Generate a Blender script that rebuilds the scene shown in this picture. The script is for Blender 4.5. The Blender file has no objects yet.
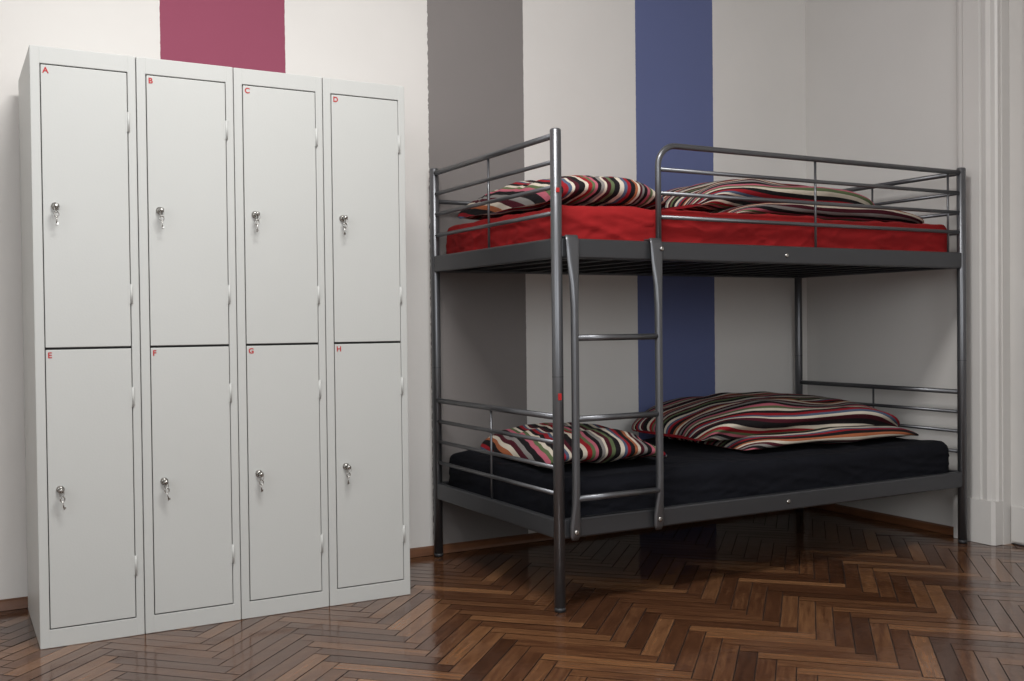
import bpy, bmesh, math, random
from mathutils import Vector, Matrix, noise
random.seed(7)
S=bpy.context.scene
try:
    S.view_settings.view_transform='Standard'
    S.view_settings.look='None'
except Exception: pass

# ------------------------------------------------------------ materials
def lin(c):
    return tuple(((v/255)/12.92 if v/255<=0.04045 else ((v/255+0.055)/1.055)**2.4) for v in c)+(1,)
def mat(name,col,rough=.5,metal=0,bump=0,bscale=60,var=0,vscale=3,spec=.5,detail=4):
    m=bpy.data.materials.new(name);m.use_nodes=True
    nt=m.node_tree;b=nt.nodes['Principled BSDF']
    c=lin(col)
    b.inputs['Base Color'].default_value=c
    b.inputs['Roughness'].default_value=rough
    b.inputs['Metallic'].default_value=metal
    b.inputs['Specular IOR Level'].default_value=spec
    tc=nt.nodes.new('ShaderNodeTexCoord')
    if var:
        n=nt.nodes.new('ShaderNodeTexNoise');n.inputs['Scale'].default_value=vscale;n.inputs['Detail'].default_value=detail
        nt.links.new(tc.outputs['Object'],n.inputs['Vector'])
        r=nt.nodes.new('ShaderNodeMapRange');r.inputs['From Min'].default_value=.3;r.inputs['From Max'].default_value=.7
        r.inputs['To Min'].default_value=1-var;r.inputs['To Max'].default_value=1+var
        nt.links.new(n.outputs['Fac'],r.inputs['Value'])
        mx=nt.nodes.new('ShaderNodeVectorMath');mx.operation='SCALE';mx.inputs[0].default_value=c[:3]
        nt.links.new(r.outputs[0],mx.inputs['Scale']);nt.links.new(mx.outputs[0],b.inputs['Base Color'])
    if bump:
        n=nt.nodes.new('ShaderNodeTexNoise');n.inputs['Scale'].default_value=bscale;n.inputs['Detail'].default_value=3
        nt.links.new(tc.outputs['Object'],n.inputs['Vector'])
        bp=nt.nodes.new('ShaderNodeBump');bp.inputs['Strength'].default_value=bump;bp.inputs['Distance'].default_value=.01
        nt.links.new(n.outputs['Fac'],bp.inputs['Height']);nt.links.new(bp.outputs[0],b.inputs['Normal'])
    return m

WC=(214,211,207)
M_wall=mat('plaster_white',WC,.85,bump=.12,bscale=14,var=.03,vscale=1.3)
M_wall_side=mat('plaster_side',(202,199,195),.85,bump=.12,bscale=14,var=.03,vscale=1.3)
M_ceil=mat('ceiling_paint',(222,220,217),.9)
M_trim=mat('white_gloss_paint',(200,197,193),.4,bump=.05,bscale=20,var=.03)
M_lock=mat('locker_enamel',(182,183,180),.42,bump=.03,bscale=180,var=.015,vscale=2)
M_gap_shade=mat('gap_shade',(38,38,37),.8)
M_chrome=mat('chrome',(170,168,164),.25,metal=1)
M_red_ink=mat('red_ink',(170,28,30),.6)
M_steel=mat('bed_steel',(104,105,108),.36,metal=.8,bump=.02,bscale=300)
M_steel_rail=mat('bed_rail_steel',(80,81,84),.4,metal=.75,bump=.02,bscale=300)
M_steel_dk=mat('bed_base_steel',(52,52,54),.5,metal=.6)
M_cap=mat('plastic_cap',(40,40,42),.5)
M_redsheet=mat('red_sheet',(138,24,26),.85,bump=.5,bscale=9,var=.14,vscale=5,spec=.2)
M_navy=mat('navy_sheet',(17,18,24),.9,bump=.4,bscale=9,var=.15,vscale=5,spec=.15)
M_tick=mat('mattress_ticking',(60,58,56),.9)
M_skirt=mat('skirting_wood',(106,68,44),.4,var=.2,vscale=9)
M_glass=mat('window_frame_paint',(225,225,220),.4)

# back wall with painted stripes
def striped_wall():
    m=mat('painted_stripe_wall',WC,.85,bump=.12,bscale=14)
    nt=m.node_tree;b=nt.nodes['Principled BSDF']
    g=nt.nodes.new('ShaderNodeNewGeometry');sx=nt.nodes.new('ShaderNodeSeparateXYZ')
    nt.links.new(g.outputs['Position'],sx.inputs[0])
    n=nt.nodes.new('ShaderNodeTexNoise');n.inputs['Scale'].default_value=38;n.inputs['Detail'].default_value=3
    nt.links.new(g.outputs['Position'],n.inputs['Vector'])
    n2=nt.nodes.new('ShaderNodeTexNoise');n2.inputs['Scale'].default_value=1.5;n2.inputs['Detail'].default_value=5
    nt.links.new(g.outputs['Position'],n2.inputs['Vector'])
    def edge(x,amp,op):
        j=nt.nodes.new('ShaderNodeMath');j.operation='MULTIPLY_ADD';j.inputs[1].default_value=amp
        nt.links.new(n.outputs['Fac'],j.inputs[0]);nt.links.new(sx.outputs['X'],j.inputs[2])
        t=nt.nodes.new('ShaderNodeMath');t.operation=op;t.inputs[1].default_value=x+amp/2
        nt.links.new(j.outputs[0],t.inputs[0]);return t
    prev=None;base=lin(WC)
    for (a,c,col,am) in [(-1.06,-.598,(138,66,88),.004),(.001,.455,(124,119,117),.018),(1.052,1.51,(92,101,142),.004)]:
        gt=edge(a,am,'GREATER_THAN');lt=edge(c,.004,'LESS_THAN')
        mu=nt.nodes.new('ShaderNodeMath');mu.operation='MULTIPLY'
        nt.links.new(gt.outputs[0],mu.inputs[0]);nt.links.new(lt.outputs[0],mu.inputs[1])
        mx=nt.nodes.new('ShaderNodeMix');mx.data_type='RGBA'
        mx.inputs[7].default_value=lin(col)
        if prev is None: mx.inputs[6].default_value=base
        else: nt.links.new(prev,mx.inputs[6])
        nt.links.new(mu.outputs[0],mx.inputs[0]);prev=mx.outputs[2]
    r=nt.nodes.new('ShaderNodeMapRange');r.inputs['From Min'].default_value=.3;r.inputs['From Max'].default_value=.7
    r.inputs['To Min'].default_value=.96;r.inputs['To Max'].default_value=1.04
    nt.links.new(n2.outputs['Fac'],r.inputs['Value'])
    sc=nt.nodes.new('ShaderNodeVectorMath');sc.operation='SCALE'
    nt.links.new(prev,sc.inputs[0]);nt.links.new(r.outputs[0],sc.inputs['Scale']);nt.links.new(sc.outputs[0],b.inputs['Base Color'])
    return m
M_stripewall=striped_wall()

def stripe_cloth(name,period,seq,seed=0):
    m=bpy.data.materials.new(name);m.use_nodes=True
    nt=m.node_tree;b=nt.nodes['Principled BSDF'];b.inputs['Roughness'].default_value=.9;b.inputs['Specular IOR Level'].default_value=.15
    uv=nt.nodes.new('ShaderNodeUVMap');sx=nt.nodes.new('ShaderNodeSeparateXYZ');nt.links.new(uv.outputs[0],sx.inputs[0])
    d=nt.nodes.new('ShaderNodeMath');d.operation='DIVIDE';d.inputs[1].default_value=period;nt.links.new(sx.outputs['X'],d.inputs[0])
    a=nt.nodes.new('ShaderNodeMath');a.operation='ADD';a.inputs[1].default_value=seed;nt.links.new(d.outputs[0],a.inputs[0])
    f=nt.nodes.new('ShaderNodeMath');f.operation='FRACT';nt.links.new(a.outputs[0],f.inputs[0])
    cr=nt.nodes.new('ShaderNodeValToRGB');cr.color_ramp.interpolation='CONSTANT'
    tot=sum(w for _,w in seq);t=0
    el=cr.color_ramp.elements
    el[0].position=0;el[0].color=lin(seq[0][0]);t=seq[0][1]/tot
    el[1].position=t;el[1].color=lin(seq[1][0]);t+=seq[1][1]/tot
    for c,w in seq[2:]:
        e=el.new(t);e.color=lin(c);t+=w/tot
    nt.links.new(f.outputs[0],cr.inputs[0]);nt.links.new(cr.outputs[0],b.inputs['Base Color'])
    tc=nt.nodes.new('ShaderNodeTexCoord');n=nt.nodes.new('ShaderNodeTexNoise');n.inputs['Scale'].default_value=22
    nt.links.new(tc.outputs['Object'],n.inputs['Vector'])
    bp=nt.nodes.new('ShaderNodeBump');bp.inputs['Strength'].default_value=.4;bp.inputs['Distance'].default_value=.01
    nt.links.new(n.outputs['Fac'],bp.inputs['Height']);nt.links.new(bp.outputs[0],b.inputs['Normal'])
    return m
BK=(28,25,27);CR=(198,188,172);RD=(138,30,38);PK=(172,92,106);OL=(88,100,70);OR=(156,92,62);GY=(128,124,121);MR=(70,24,34);BL=(74,86,108)
seq=[(BK,1.4),(CR,.9),(RD,1.0),(OL,.8),(PK,.8),(BK,1.0),(GY,.8),(CR,.6),(MR,1.0),(OL,.8),(BK,1.1),(CR,1.0),(BL,.8),(RD,.8),(BK,1.3),(OR,.8),(CR,.7),(MR,.9),(GY,.8),(BK,1.1),(PK,.8),(OL,.8),(CR,.8),(BK,.9),(RD,.9),(BL,.7),(CR,.6),(MR,.9)]
M_duvet=stripe_cloth('striped_duvet_cotton',.44,seq,.1)
M_pillow=stripe_cloth('striped_pillow_cotton',.42,seq,.45)

# ------------------------------------------------------------ mesh builder
class B:
    def __init__(s): s.bm=bmesh.new();s.uv=s.bm.loops.layers.uv.new('UVMap')
    def box(s,a,b,mi=0,bev=0):
        bm=s.bm
        r=bmesh.ops.create_cube(bm,size=1)
        vs=r['verts']
        for v in vs:
            v.co=Vector(((a[0]+b[0])/2+v.co.x*(b[0]-a[0]),(a[1]+b[1])/2+v.co.y*(b[1]-a[1]),(a[2]+b[2])/2+v.co.z*(b[2]-a[2])))
        fs=set(f for v in vs for f in v.link_faces)
        for f in fs: f.material_index=mi
        if bev:
            es=list(set(e for v in vs for e in v.link_edges))
            r=bmesh.ops.bevel(bm,geom=es,offset=bev,segments=2,affect='EDGES',profile=.5)
            for f in r['faces']: f.material_index=mi
    def sweep(s,pts,r,mi=0,seg=12,cap=True,closed=False,flat=None):
        pts=[Vector(p) for p in pts];n=len(pts);rings=[]
        rs=r if isinstance(r,(list,tuple)) else [r]*n
        up0=None
        for i,p in enumerate(pts):
            if closed: t=pts[(i+1)%n]-pts[i-1]
            elif i==0: t=pts[1]-p
            elif i==n-1: t=p-pts[-2]
            else: t=(pts[i+1]-p).normalized()+(p-pts[i-1]).normalized()
            t.normalize()
            if up0 is None:
                up0=Vector((0,0,1)) if abs(t.z)<.9 else Vector((0,1,0))
            a=t.cross(up0).normalized();b=a.cross(t).normalized();up0=b
            rings.append([s.bm.verts.new(p+(a*math.cos(k*2*math.pi/seg)+b*math.sin(k*2*math.pi/seg))*rs[i]) for k in range(seg)])
        m=n if closed else n-1
        for i in range(m):
            A=rings[i];C=rings[(i+1)%n]
            for k in range(seg):
                f=s.bm.faces.new((A[k],A[(k+1)%seg],C[(k+1)%seg],C[k]));f.material_index=mi;f.smooth=True
        if cap and not closed:
            for R in (rings[0][::-1],rings[-1]):
                f=s.bm.faces.new(R);f.material_index=mi
    def loft(s,secs,mi=0,seg=16,e=3.0):
        # secs: (cx,cy,z,hx,hy) stacked along z, superelliptic
        rings=[]
        for (cx,cy,z,hx,hy) in secs:
            R=[]
            for k in range(seg):
                a=2*math.pi*k/seg;c,d=math.cos(a),math.sin(a)
                R.append(s.bm.verts.new((cx+hx*math.copysign(abs(c)**(2/e),c),cy+hy*math.copysign(abs(d)**(2/e),d),z)))
            rings.append(R)
        for A,C in zip(rings,rings[1:]):
            for k in range(seg):
                f=s.bm.faces.new((A[k],A[(k+1)%seg],C[(k+1)%seg],C[k]));f.material_index=mi;f.smooth=True
        f=s.bm.faces.new(rings[0][::-1]);f.material_index=mi
        f=s.bm.faces.new(rings[-1]);f.material_index=mi
    def prism(s,poly,z0,z1,mi=0):
        lo=[s.bm.verts.new((x,y,z0)) for x,y in poly];hi=[s.bm.verts.new((x,y,z1)) for x,y in poly]
        n=len(poly)
        for i in range(n):
            f=s.bm.faces.new((lo[i],lo[(i+1)%n],hi[(i+1)%n],hi[i]));f.material_index=mi
        s.bm.faces.new(lo[::-1]).material_index=mi;s.bm.faces.new(hi).material_index=mi
    def done(s,name,mats,parent=None,autosmooth=True):
        bmesh.ops.recalc_face_normals(s.bm,faces=s.bm.faces)
        me=bpy.data.meshes.new(name);s.bm.to_mesh(me);s.bm.free()
        o=bpy.data.objects.new(name,me);S.collection.objects.link(o)
        for m in mats: me.materials.append(m)
        if parent: o.parent=parent
        return o
def empty(name,loc=(0,0,0)):
    e=bpy.data.objects.new(name,None);e.location=loc;e.empty_display_size=.1;S.collection.objects.link(e);return e

# ------------------------------------------------------------ room
XL,XR,YB,YF,H=-3.7,2.12,1.0,-5.2,3.2
b=B();b.box((XL-.1,YB,-.05),(XR+.2,YB+.12,H),0);b.done('wall_back',[M_stripewall])
DY0,DY1,DH=-.115,-1.15,2.75
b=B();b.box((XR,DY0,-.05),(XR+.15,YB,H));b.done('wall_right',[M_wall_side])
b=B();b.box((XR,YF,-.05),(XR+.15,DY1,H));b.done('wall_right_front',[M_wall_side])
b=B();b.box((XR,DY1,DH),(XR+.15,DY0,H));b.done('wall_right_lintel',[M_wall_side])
# left wall with window opening
wz0,wz1=1.0,2.95
b=B();wy0,wy1=-3.6,-1.2
b.box((XL-.15,YF,-.05),(XL,wy0,H));b.box((XL-.15,wy1,-.05),(XL,YB,H));b.box((XL-.15,wy0,-.05),(XL,wy1,wz0));b.box((XL-.15,wy0,wz1),(XL,wy1,H));b.done('wall_left',[M_wall])
# front wall (behind the camera) with window
fx0,fx1=-2.6,-.2
b=B();b.box((XL,YF-.15,-.05),(fx0,YF,H));b.box((fx1,YF-.15,-.05),(XR+.15,YF,H));b.box((fx0,YF-.15,-.05),(fx1,YF,wz0));b.box((fx0,YF-.15,wz1),(fx1,YF,H));b.done('wall_front',[M_wall])
b=B();b.box((XL-.15,YF-.15,H),(XR+.2,YB+.12,H+.1));b.done('ceiling',[M_ceil])
b=B()
for t in [fx0,fx0+.77,fx0+1.57,fx1-.06]: b.box((t,YF-.1,wz0),(t+.06,YF-.05,wz1))
for z in [wz0,wz1-.06]: b.box((fx0,YF-.1,z),(fx1,YF-.05,z+.06))
b.done('window_1',[M_glass])
b=B()
for t in [wy0,wy0+.77,wy0+1.57,wy1-.06]: b.box((XL-.1,t,wz0),(XL-.05,t+.06,wz1))
for z in [wz0,wz1-.06]: b.box((XL-.1,wy0,z),(XL-.05,wy1,z+.06))
b.done('window_2',[M_glass])

# parquet floor : herringbone planks
def parquet():
    m=bpy.data.materials.new('herringbone_parquet');m.use_nodes=True;nt=m.node_tree;bs=nt.nodes['Principled BSDF']
    at=nt.nodes.new('ShaderNodeAttribute');at.attribute_name='tint'
    uv=nt.nodes.new('ShaderNodeUVMap')
    mp=nt.nodes.new('ShaderNodeMapping');mp.inputs['Scale'].default_value=(6,70,1);nt.links.new(uv.outputs[0],mp.inputs[0])
    n=nt.nodes.new('ShaderNodeTexNoise');n.inputs['Scale'].default_value=1;n.inputs['Detail'].default_value=6;n.inputs['Roughness'].default_value=.65
    nt.links.new(mp.outputs[0],n.inputs['Vector'])
    ad=nt.nodes.new('ShaderNodeMath');ad.operation='MULTIPLY_ADD';ad.inputs[1].default_value=.7
    nt.links.new(n.outputs['Fac'],ad.inputs[0]);
    ml=nt.nodes.new('ShaderNodeMath');ml.operation='MULTIPLY_ADD';ml.inputs[1].default_value=.46;ml.inputs[2].default_value=-.04;nt.links.new(at.outputs['Fac'],ml.inputs[0])
    nt.links.new(ml.outputs[0],ad.inputs[2])
    cr=nt.nodes.new('ShaderNodeValToRGB');e=cr.color_ramp.elements
    e[0].position=.15;e[0].color=lin((40,23,16));e[1].position=.95;e[1].color=lin((146,104,70))
    k=e.new(.5);k.color=lin((80,51,34))
    nt.links.new(ad.outputs[0],cr.inputs[0]);nt.links.new(cr.outputs[0],bs.inputs['Base Color'])
    g=nt.nodes.new('ShaderNodeNewGeometry');n2=nt.nodes.new('ShaderNodeTexNoise');n2.inputs['Scale'].default_value=3;n2.inputs['Detail'].default_value=5
    nt.links.new(g.outputs['Position'],n2.inputs['Vector'])
    r=nt.nodes.new('ShaderNodeMapRange');r.inputs['From Min'].default_value=.3;r.inputs['From Max'].default_value=.7;r.inputs['To Min'].default_value=.08;r.inputs['To Max'].default_value=.20
    nt.links.new(n2.outputs['Fac'],r.inputs['Value']);nt.links.new(r.outputs[0],bs.inputs['Roughness'])
    bs.inputs['Specular IOR Level'].default_value=.75
    n3=nt.nodes.new('ShaderNodeTexNoise');n3.inputs['Scale'].default_value=16;n3.inputs['Detail'].default_value=3
    nt.links.new(g.outputs['Position'],n3.inputs['Vector'])
    bp=nt.nodes.new('ShaderNodeBump');bp.inputs['Strength'].default_value=.09;bp.inputs['Distance'].default_value=.01
    nt.links.new(n3.outputs['Fac'],bp.inputs['Height']);nt.links.new(bp.outputs[0],bs.inputs['Normal'])
    return m
M_parq=parquet()
bm=bmesh.new();uvl=bm.loops.layers.uv.new('UVMap');tl=bm.faces.layers.float.new('tint')
W=.054;n=7;c45=math.sqrt(.5);gap=.0015
def rot(a,b_): return ((a-b_)*c45,(a+b_)*c45)   # (1,1) direction -> +y
def plank(a0,b0,a1,b1):
    cx,cy=rot((a0+a1)/2,(b0+b1)/2)
    if not(XL-.4<cx<XR+.5 and YF-.3<cy<YB+.3): return
    h=[random.gauss(0,.00035) for _ in range(4)]
    P=[(a0+gap,b0+gap),(a1-gap,b0+gap),(a1-gap,b1-gap),(a0+gap,b1-gap)]
    vs=[bm.verts.new((*rot(*p),hh-.0004)) for p,hh in zip(P,h)]
    f=bm.faces.new(vs);f[tl]=min(1,max(0,random.gauss(.5,.2)))
    ou=random.random()*50;along=(a1-a0)>(b1-b0)
    for l,p in zip(f.loops,P):
        q=(p[0]-a0,p[1]-b0)
        l[uvl].uv=(ou+(q[0] if along else q[1]),ou*.37+(q[1] if along else q[0]))
for j in range(-16,17):
    for k in range(-165,166):
        a,b_=(k+2*n*j)*W,k*W
        plank(a,b_,a+n*W,b_+W)
        a2,b2=(k+n+2*n*j)*W,(k+1-n)*W
        plank(a2,b2,a2+W,b2+n*W)
for co,no in [((XL,0,0),(-1,0,0)),((XR+.12,0,0),(1,0,0)),((0,YB,0),(0,1,0)),((0,YF,0),(0,-1,0))]:
    bmesh.ops.bisect_plane(bm,geom=bm.verts[:]+bm.edges[:]+bm.faces[:],plane_co=co,plane_no=no,clear_outer=True)
r=bmesh.ops.create_cube(bm,size=1)
for v in r['verts']: v.co=Vector(((XL+XR+.12)/2+v.co.x*(XR+.12-XL),(YB+YF)/2+v.co.y*(YB-YF),-.0275+v.co.z*.05))
for f in set(f for v in r['verts'] for f in v.link_faces): f.material_index=1
me=bpy.data.meshes.new('floor');bm.to_mesh(me);bm.free();fl=bpy.data.objects.new('floor',me);S.collection.objects.link(fl)
me.materials.append(M_parq);me.materials.append(mat('floor_joint',(14,8,6),.8))

# baseboards
pr=[(0,0),(.022,0),(.02,.012),(.012,.028),(0,.034)]
def skirt(name,p0,p1,nrm):
    b=B();P0=Vector(p0);P1=Vector(p1);N=Vector(nrm)
    A=[b.bm.verts.new(P0+N*u+Vector((0,0,z))) for u,z in pr];C=[b.bm.verts.new(P1+N*u+Vector((0,0,z))) for u,z in pr]
    for i in range(len(pr)):
        k=(i+1)%len(pr);b.bm.faces.new((A[i],A[k],C[k],C[i]))
    b.bm.faces.new(A[::-1]);b.bm.faces.new(C);return b.done(name,[M_skirt])
skirt('baseboard_back',(XL,YB,.001),(XR,YB,.001),(0,-1,0))
skirt('baseboard_right',(XR,YB-.022,.001),(XR,.10,.001),(-1,0,0))
skirt('baseboard_left',(XL,YF,.001),(XL,YB-.022,.001),(1,0,0))

# door casing (moulded) + plinth
b=B()
cas=[(2.12,.094),(2.105,.094),(2.098,.085),(2.098,.072),(2.085,.066),(2.085,.05),(2.078,.042),(2.078,-.035),(2.085,-.04),(2.085,-.048),(2.075,-.055),(2.072,-.072),(2.078,-.09),(2.095,-.098),(2.10,-.108),(2.20,-.112)]
cas=cas+[(2.20,-.1149),(2.119,-.1149),(2.119,.0)]
b.prism(cas,.185,DH+.1)
b.prism([(2.12,.098),(2.08,.098),(2.062,.085),(2.062,-.098),(2.072,-.112),(2.119,-.113)],.001,.185)
b.box((2.062,DY1-.2,DH),(2.12,.094,DH+.12),0,.006)
b.box((2.07,DY1-.2,.001),(2.12,DY1,DH))
b.done('trim_1',[M_trim])
# door leaf with panels
b=B();dx=2.165
b.box((dx,DY1+.002,.005),(dx+.04,DY0-.001,DH-.002))
b.box((dx-.014,DY1+.02,.012),(dx,DY0-.012,.165),0,.004)
for (z0,z1) in [(.25,1.0),(1.12,2.62)]:
    for (y0,y1) in [(-.19,-.60),(-.68,-1.08)]:
        t=.03
        for A,C in [((y0,z0),(y0-t,z1)),((y1+t,z0),(y1,z1)),((y0,z0),(y1,z0+t)),((y0,z1-t),(y1,z1))]:
            b.box((dx-.012,min(A[0],C[0]),A[1]),(dx,max(A[0],C[0]),C[1]),0,.004)
b.done('door_1',[M_trim])

# ------------------------------------------------------------ lockers
KX,KY,KW,KH,KD=-1.531,.4533,.2988,1.788,.49
letters='ABCDEFGH'
def text_mesh(ch,loc,size,parent,name):
    cu=bpy.data.curves.new('t',type='FONT');cu.body=ch;cu.size=size;cu.extrude=.0003;cu.offset=.0006
    o=bpy.data.objects.new('t',cu);S.collection.objects.link(o)
    dg=bpy.context.evaluated_depsgraph_get();me=bpy.data.meshes.new_from_object(o.evaluated_get(dg))
    bpy.data.objects.remove(o)
    me.materials.clear();me.materials.append(M_red_ink)
    t=bpy.data.objects.new(name,me);S.collection.objects.link(t);t.location=loc;t.rotation_euler=(math.pi/2,0,0);t.parent=parent
offs=[(0,0),(0,.001),(-.001,.003),(0,.003)]
for i in range(4):
    x0=KX+i*KW;x1=x0+KW-.0025;y0=KY+offs[i][1];e=empty('metal_locker')
    b=B()
    b.box((x0,y0+.012,.002),(x1,y0+KD,KH-.001),0,.002)
    # front frame
    b.box((x0,y0,.0),(x0+.027,y0+.014,KH),0,.0022)
    b.box((x1-.024,y0,.0),(x1,y0+.014,KH),0,.0022)
    b.box((x0+.025,y0,1.737),(x1-.022,y0+.014,KH),0,.002)
    b.box((x0+.025,y0,.0),(x1-.022,y0+.014,.055),0,.002)
    b.box((x0+.025,y0+.0085,.05),(x1-.022,y0+.0122,1.74),1)  # dark sheet behind the doors, painting the shade in the gaps
    b.done('body',[M_lock,M_gap_shade],e)
    for d,(z0,z1) in enumerate([(.896,1.7335),(.0585,.889)]):
        b=B();dx0,dx1=x0+.0293,x1-.0263
        b.box((dx0,y0-.0015,z0),(dx1,y0+.0085,z1),0,.0016)
        for hz in ((z1-.15,z0+.16)):
            b.sweep([(dx1+.003,y0-.003,hz-.03),(dx1+.003,y0-.003,hz+.03)],.0036,1,8)
            b.box((dx1-.006,y0-.0026,hz-.03),(dx1+.003,y0-.0010,hz+.03),1)
        b.done('door_'+'ul'[d],[M_lock,M_lock],e)
        lx,lz=dx0+.033,(1.316,.472)[d]
        b=B()
        b.sweep([(lx,y0-.001,lz),(lx,y0-.006,lz),(lx,y0-.0065,lz),(lx,y0-.012,lz),(lx,y0-.014,lz)],[.0115,.0115,.0095,.0095,.007],0,20)
        b.box((lx-.001,y0-.024,lz-.004),(lx+.001,y0-.014,lz+.004),0)
        # key bow (flat, edge-on) in the lock
        b.sweep([(lx,y0-.022,lz),(lx,y0-.027,lz),(lx,y0-.036,lz),(lx,y0-.040,lz)],[.003,.0075,.0075,.003],0,10)
        # spare key hanging from a small wire ring
        ring=[(lx+.001+.006*math.cos(a),y0-.034,lz-.010+.009*math.sin(a)) for a in [k*2*math.pi/14 for k in range(14)]]
        b.sweep(ring,.0009,0,6,closed=True)
        sw=random.uniform(-.003,.009)
        hx=lx+sw*.4
        ring=[(hx+.0062*math.cos(a),y0-.029,lz-.026+.0075*math.sin(a)) for a in [k*2*math.pi/14 for k in range(14)]]
        b.sweep(ring,.0019,0,6,closed=True)
        b.sweep([(hx,y0-.029,lz-.033),(lx+sw,y0-.027,lz-.058)],.0019,0,6)
        b.box((lx+sw-.001,y0-.029,lz-.056),(lx+sw+.0045,y0-.027,lz-.050),0)
        b.done('lock_'+'ul'[d],[M_chrome],e)
        text_mesh(letters[i+4*d],(dx0+.005,y0-.0022,z1-.024),.024,e,'label_'+letters[i+4*d])

# ------------------------------------------------------------ bunk bed
L,Wd,PH=2.009,.948,1.59
bed=empty('bunk_bed')
b=B()
R=.0185
for (x,y) in [(0,0),(L,0),(0,Wd),(L,Wd)]:
    b.sweep([(x,y,.012),(x,y,.80),(x,y,PH-.004),(x,y,PH)],[R,R,R,R-.004],0,20)
    b.sweep([(x,y,.0005),(x,y,.014)],R+.0004,1,20)
    b.sweep([(x,y,.775),(x,y,.777)],R+.0003,1,20)
b.done('posts',[M_steel,M_cap],bed)
b=B()
FH=.066
for zt in (1.232,.305):
    for y,s in ((0,1),(Wd,-1)):
        b.box((R*.5,y-.012,zt-FH),(L-R*.5,y+.014,zt),0,.006)
        b.box((.03,min(y+.01*s,y+.04*s),zt-FH+.002),(L-.03,max(y+.01*s,y+.04*s),zt-FH+.007),0)
    for x in (0,L):
        b.box((x-.012,R*.5,zt-FH),(x+.012,Wd-R*.5,zt),0,.006)
b.done('side_rails',[M_steel_rail],bed)
b=B()
for base in (1.232,.305):
    zs=[base+.337,base+.252,base+.169,base+.083]
    for x in (0,L):
        for i,z in enumerate(zs): b.sweep([(x,R*.6,z),(x,Wd-R*.6,z)],.0105 if i==0 else .0075,0,12)
        b.sweep([(x,Wd/2,base-.002),(x,Wd/2,zs[0])],.0048,0,8)
b.done('end_rails',[M_steel],bed)
b=B()
gx=.417;zt=1.569;rr=.075
path=[(gx,-.0,1.20),(gx,0,zt-rr)]+[(gx+rr-rr*math.cos(a),0,zt-rr+rr*math.sin(a)) for a in [math.pi/2*k/8 for k in range(1,9)]]+[(L-R*.6,0,zt)]
b.sweep(path,.0105,0,14)
for z in (1.484,1.401,1.318): b.sweep([(gx,0,z),(L-R*.6,0,z)],.0075,0,12)
for x in (1.165,1.925): b.sweep([(x,0,1.22),(x,0,zt)],.0048,0,8)
b.sweep([(R*.5,Wd,1.455),(L-R*.5,Wd,1.455)],.009,0,12)
b.done('guard_rail',[M_steel],bed)
# ladder
b=B()
for lx in (.046,.388):
    ly=-.030
    b.loft([(lx,ly+.006,.235,.012,.006),(lx,ly+.004,.25,.020,.007),(lx,ly+.003,.285,.020,.008),(lx,ly-.002,.35,.0135,.012),(lx,ly-.004,.42,.0125,.0125),(lx,ly-.004,1.0,.0125,.0125),(lx,ly-.003,1.08,.016,.011),(lx,ly+.002,1.16,.023,.007),(lx,ly+.005,1.222,.025,.0055),(lx,ly+.012,1.242,.024,.006)],0,20,2.4)
    b.box((lx-.024,-.022,1.232),(lx+.024,.016,1.240),0,.003)
for z in (.903,.636,.373):
    b.sweep([(.046,-.034,z),(.388,-.034,z)],.0105,0,12)
b.done('ladder',[M_steel],bed)
# bolts
b=B()
for x,z in [(1.004,1.197),(1.004,.272),(.388,.272),(.046,.262),(.405,1.205)]:
    yy=-.012 if x>.9 else -.034
    b.sweep([(x,yy+.004,z),(x,yy-.003,z),(x,yy-.005,z)],[.0085,.0085,.005],0,12)
b.done('bolts',[M_chrome],bed)
# mesh bases
b=B()
for zt in (1.178,.251):
    for k in range(1,14):
        x=k*L/14;b.box((x-.012,.012,zt-.006),(x+.012,Wd-.012,zt),0)
    for k in range(1,22):
        y=k*Wd/22;b.sweep([(.012,y,zt+.003),(L-.012,y,zt+.003)],.0022,0,6)
b.done('mesh_base',[M_steel_dk],bed)
b=B();b.box((-.010,-.0195,.700),(.002,-.0165,.722),0);b.box((-.010,-.0195,1.38),(.002,-.0165,1.395),0)
b.done('sticker',[M_red_ink],bed)

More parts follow.
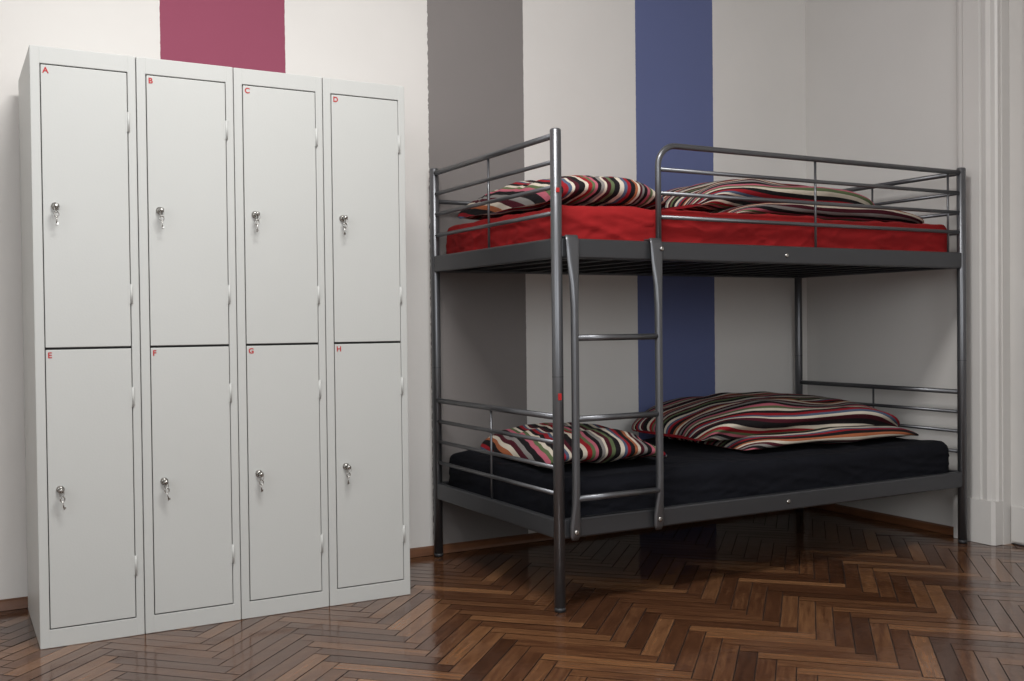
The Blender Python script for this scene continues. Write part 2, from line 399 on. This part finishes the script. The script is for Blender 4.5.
# ------------------------------------------------------------ soft things
def mattress(name,z0,z1,m,seed,wrk=1.0):
    x0,x1,y0,y1=.024,L-.024,.026,Wd-.022
    bm=bmesh.new();nx,ny,nz=260,100,20
    vd={}
    r=.04
    def P(i,j,k):
        key=(i,j,k)
        if key in vd:return vd[key]
        p=Vector((x0+(x1-x0)*i/nx,y0+(y1-y0)*j/ny,z0+(z1-z0)*k/nz))
        q=Vector((min(max(p.x,x0+r),x1-r),min(max(p.y,y0+r),y1-r),min(max(p.z,z0+r),z1-r)))
        d=p-q
        if d.length>1e-6: 
            mx=max(abs(d.x),abs(d.y),abs(d.z));p=q+d.normalized()*mx
        w=noise.noise(Vector((p.x*3.1+seed,p.y*3.1,p.z*5)))*.012+noise.noise(Vector((p.x*11+seed,p.y*7,p.z*9)))*.006
        # ridged creases running diagonally down the hanging sides of the sheet
        a=noise.noise(Vector((p.x*4+p.z*13+seed,p.y*5+p.z*11,p.z*6+seed)))
        c2=noise.noise(Vector((p.x*9-p.z*20+seed*2,p.y*11-p.z*16,p.z*8)))
        crease=(1-min(1,abs(a)*5))*.007+(1-min(1,abs(c2)*4.5))*.004
        if k==nz: p.z+=w+ (crease*.5)
        elif k>0:
            p.z+=w*k/nz
            e=min(1,(1-abs(2*k/nz-1))*1.6)
            off=-.006+w*.5+crease*wrk
            off=max(-.014,min(.006,off))*e
            if j==0:p.y-=off
            if i==0:p.x-=off
        v=bm.verts.new(p);vd[key]=v;return v
    def quad(a,b_,c,d,mi=0):
        f=bm.faces.new((P(*a),P(*b_),P(*c),P(*d)));f.smooth=True;f.material_index=mi
    for i in range(nx):
        for j in range(ny):
            quad((i,j,nz),(i+1,j,nz),(i+1,j+1,nz),(i,j+1,nz));quad((i,j,0),(i,j+1,0),(i+1,j+1,0),(i+1,j,0),1)
        for k in range(nz):
            quad((i,0,k),(i+1,0,k),(i+1,0,k+1),(i,0,k+1));quad((i,ny,k),(i,ny,k+1),(i+1,ny,k+1),(i+1,ny,k))
    for j in range(ny):
        for k in range(nz):
            quad((0,j,k),(0,j,k+1),(0,j+1,k+1),(0,j+1,k));quad((nx,j,k),(nx,j+1,k),(nx,j+1,k+1),(nx,j,k+1))
    bmesh.ops.recalc_face_normals(bm,faces=bm.faces)
    me=bpy.data.meshes.new(name);bm.to_mesh(me);bm.free();o=bpy.data.objects.new(name,me);S.collection.objects.link(o)
    me.materials.append(m);me.materials.append(M_tick)
mattress('mattress',1.184,1.352,M_redsheet,3.0)
mattress('mattress',.257,.426,M_navy,9.0,.7)

def slab(bm,uvl,c,hx,hy,z0,z1,e,q,amp,freq,seed,rotz=0,mode='arc',tilt=0,nx=130,na=96,tx=0,bend=0,ey=.5,uo=0,gather=0):
    """puffy cloth slab; cross section is a superellipse swept along local x"""
    hz=(z1-z0)/2;cz=(z1+z0)/2;cr,sr=math.cos(rotz),math.sin(rotz)
    arcl=[0]
    def sec(a):
        ca,sa=math.cos(a),math.sin(a)
        return math.copysign(abs(ca)**(2/e),ca),math.copysign(abs(sa)**(2/e),sa)
    for k in range(na):
        p0=sec(2*math.pi*k/na);p1=sec(2*math.pi*(k+1)/na)
        arcl.append(arcl[-1]+math.hypot((p1[0]-p0[0])*hy,(p1[1]-p0[1])*hz))
    rings=[];uvx=[];ss=[];acc=0;last=None
    for i in range(nx+1):
        s=-math.cos(math.pi*i/nx);s=max(-.99999,min(.99999,s))
        k=(1-abs(s)**q)**(1/q);kz=(1-abs(s)**q)**(.55)
        pz=(hx*s,hz*kz)
        if last: acc+=math.hypot(pz[0]-last[0],pz[1]-last[1])
        last=pz
        ring=[]
        for j in range(na):
            u,w=sec(2*math.pi*j/na)
            lx=hx*s;ly=hy*(ey+(1-ey)*k)*u
            lz=hz*kz*w
            nz_=noise.noise(Vector((lx*freq+seed,ly*freq*1.6,lz*2+seed)))+.5*noise.noise(Vector((lx*freq*2.3,ly*freq*3+seed,lz*4)))
            fold=abs(noise.noise(Vector((lx*freq*.8-seed,ly*freq*2.2+seed,3.1))))
            d=amp*(nz_-1.3*fold+.35)
            # long soft folds along the length on the front face
            if gather and w>-.6: d+=gather*math.sin(w*6.5+3*noise.noise(Vector((lx*2.2+seed,0,0))))*max(0,-u)**.5
            nrm=Vector((0,u*.8,w)).normalized()
            p=Vector((lx,ly,lz))+nrm*d*min(1,kz*1.3)
            p.x+=1.4*amp*noise.noise(Vector((ly*7,lz*5,seed+s*2)))
            x=c[0]+p.x*cr-p.y*sr;y=c[1]+p.x*sr+p.y*cr
            z=cz-hz*(1-kz)*.75+p.z+tilt*u*k+tx*s*(1+w)*.5
            ring.append(bm.verts.new((x,y,max(z,z0+0.0005*(1+w)))))
        rings.append(ring);uvx.append(acc);ss.append(s)
    for i in range(nx):
        for j in range(na):
            k2=(j+1)%na
            f=bm.faces.new((rings[i][j],rings[i][k2],rings[i+1][k2],rings[i+1][j]));f.smooth=True
            for l,(ii,jj) in zip(f.loops,[(i,j),(i,j+1),(i+1,j+1),(i+1,j)]):
                wob=.010*noise.noise(Vector((uvx[ii]*3+seed,arcl[jj]*3,0)))
                l[uvl].uv=((uo+arcl[jj]+wob+bend*abs(ss[ii])**5*(1 if ss[ii]<0 else -.5),uvx[ii]) if mode=='arc' else (uo+uvx[ii]+wob+bend*arcl[jj],arcl[jj]))
    bm.faces.new(rings[0][::-1]);bm.faces.new(rings[-1])
def cloth(name,slabs,m):
    bm=bmesh.new();uvl=bm.loops.layers.uv.new('UVMap')
    for s in slabs: slab(bm,uvl,**s)
    bmesh.ops.recalc_face_normals(bm,faces=bm.faces)
    me=bpy.data.meshes.new(name);bm.to_mesh(me);bm.free();o=bpy.data.objects.new(name,me);S.collection.objects.link(o);me.materials.append(m)
# pillows : stripes run across the bed
cloth('pillow',[dict(c=(.31,.50),hx=.25,hy=.39,z0=1.356,z1=1.495,e=2.3,q=3.2,amp=.014,freq=5,seed=2,mode='x',rotz=.04,ey=.8,bend=.15)],M_pillow)
cloth('pillow',[dict(c=(.35,.49),hx=.25,hy=.35,z0=.430,z1=.55,e=2.3,q=3.2,amp=.012,freq=5,seed=6,mode='x',rotz=-.10,ey=.8,bend=.15)],M_pillow)
# folded duvets
cloth('duvet',[dict(c=(1.45,.44),hx=.53,hy=.33,z0=1.356,z1=1.435,e=2.8,q=4,amp=.012,freq=3.5,seed=1,bend=.08,ey=.7),
               dict(c=(1.34,.50),hx=.50,hy=.29,z0=1.39,z1=1.535,e=2.7,q=3.4,amp=.016,freq=3.0,seed=4,rotz=.05,tx=-.012,bend=.10,ey=.6,uo=.13,gather=.008)],M_duvet)
cloth('duvet',[dict(c=(1.50,.49),hx=.48,hy=.32,z0=.430,z1=.50,e=2.8,q=5,amp=.010,freq=3.5,seed=8,rotz=-.03,bend=.08,ey=.8),
               dict(c=(1.43,.57),hx=.535,hy=.32,z0=.450,z1=.615,e=2.6,q=4.2,amp=.020,freq=3.2,seed=12,rotz=-.03,bend=.12,ey=.72,uo=.13,tx=-.010,gather=.013)],M_duvet)

# ------------------------------------------------------------ light
def area(name,loc,rot,sx,sy,power,col=(1,1,1)):
    l=bpy.data.lights.new(name,'AREA');l.shape='RECTANGLE';l.size=sx;l.size_y=sy;l.energy=power;l.color=col
    o=bpy.data.objects.new(name,l);S.collection.objects.link(o);o.location=loc;o.rotation_euler=rot;return o
area('window_light_front',(-1.4,YF+.03,2.1),(math.pi/2,0,0),2.3,1.6,70,(.965,.985,1))
area('window_light_left',(XL+.03,-2.4,2.1),(math.pi/2,0,-math.pi/2),2.3,1.6,42,(.965,.985,1))
# unseen ceiling panel lamp, added so the upper bunk shades the wall
b=B();b.box((-1.45,-1.35,H-.045),(-.35,-.75,H-.001),0,.004);b.done('added_ceiling_lamp',[M_glass])
area('added_overhead_light',(-.9,-1.05,H-.055),(0,0,0),1.0,.5,80,(1,.99,.975))
w=bpy.data.worlds.new('World');S.world=w;w.use_nodes=True;w.node_tree.nodes['Background'].inputs[0].default_value=(.75,.85,1,1);w.node_tree.nodes['Background'].inputs[1].default_value=.6

# ------------------------------------------------------------ camera
yaw,pit,rol,f=.5067,.016,-.011,1.0278
fw=Vector((math.sin(yaw)*math.cos(pit),math.cos(yaw)*math.cos(pit),-math.sin(pit)))
rt=Vector((math.cos(yaw),-math.sin(yaw),0));up=rt.cross(fw)
r2=rt*math.cos(rol)+up*math.sin(rol);u2=-rt*math.sin(rol)+up*math.cos(rol)
cam=bpy.data.cameras.new('camera');co=bpy.data.objects.new('camera',cam);S.collection.objects.link(co)
m=Matrix((r2,u2,-fw)).transposed().to_4x4();m.translation=Vector((-1.7711,-2.8831,.951));co.matrix_world=m
cam.sensor_width=36;cam.lens=f*1000/1024*36;cam.clip_start=.05
S.camera=co
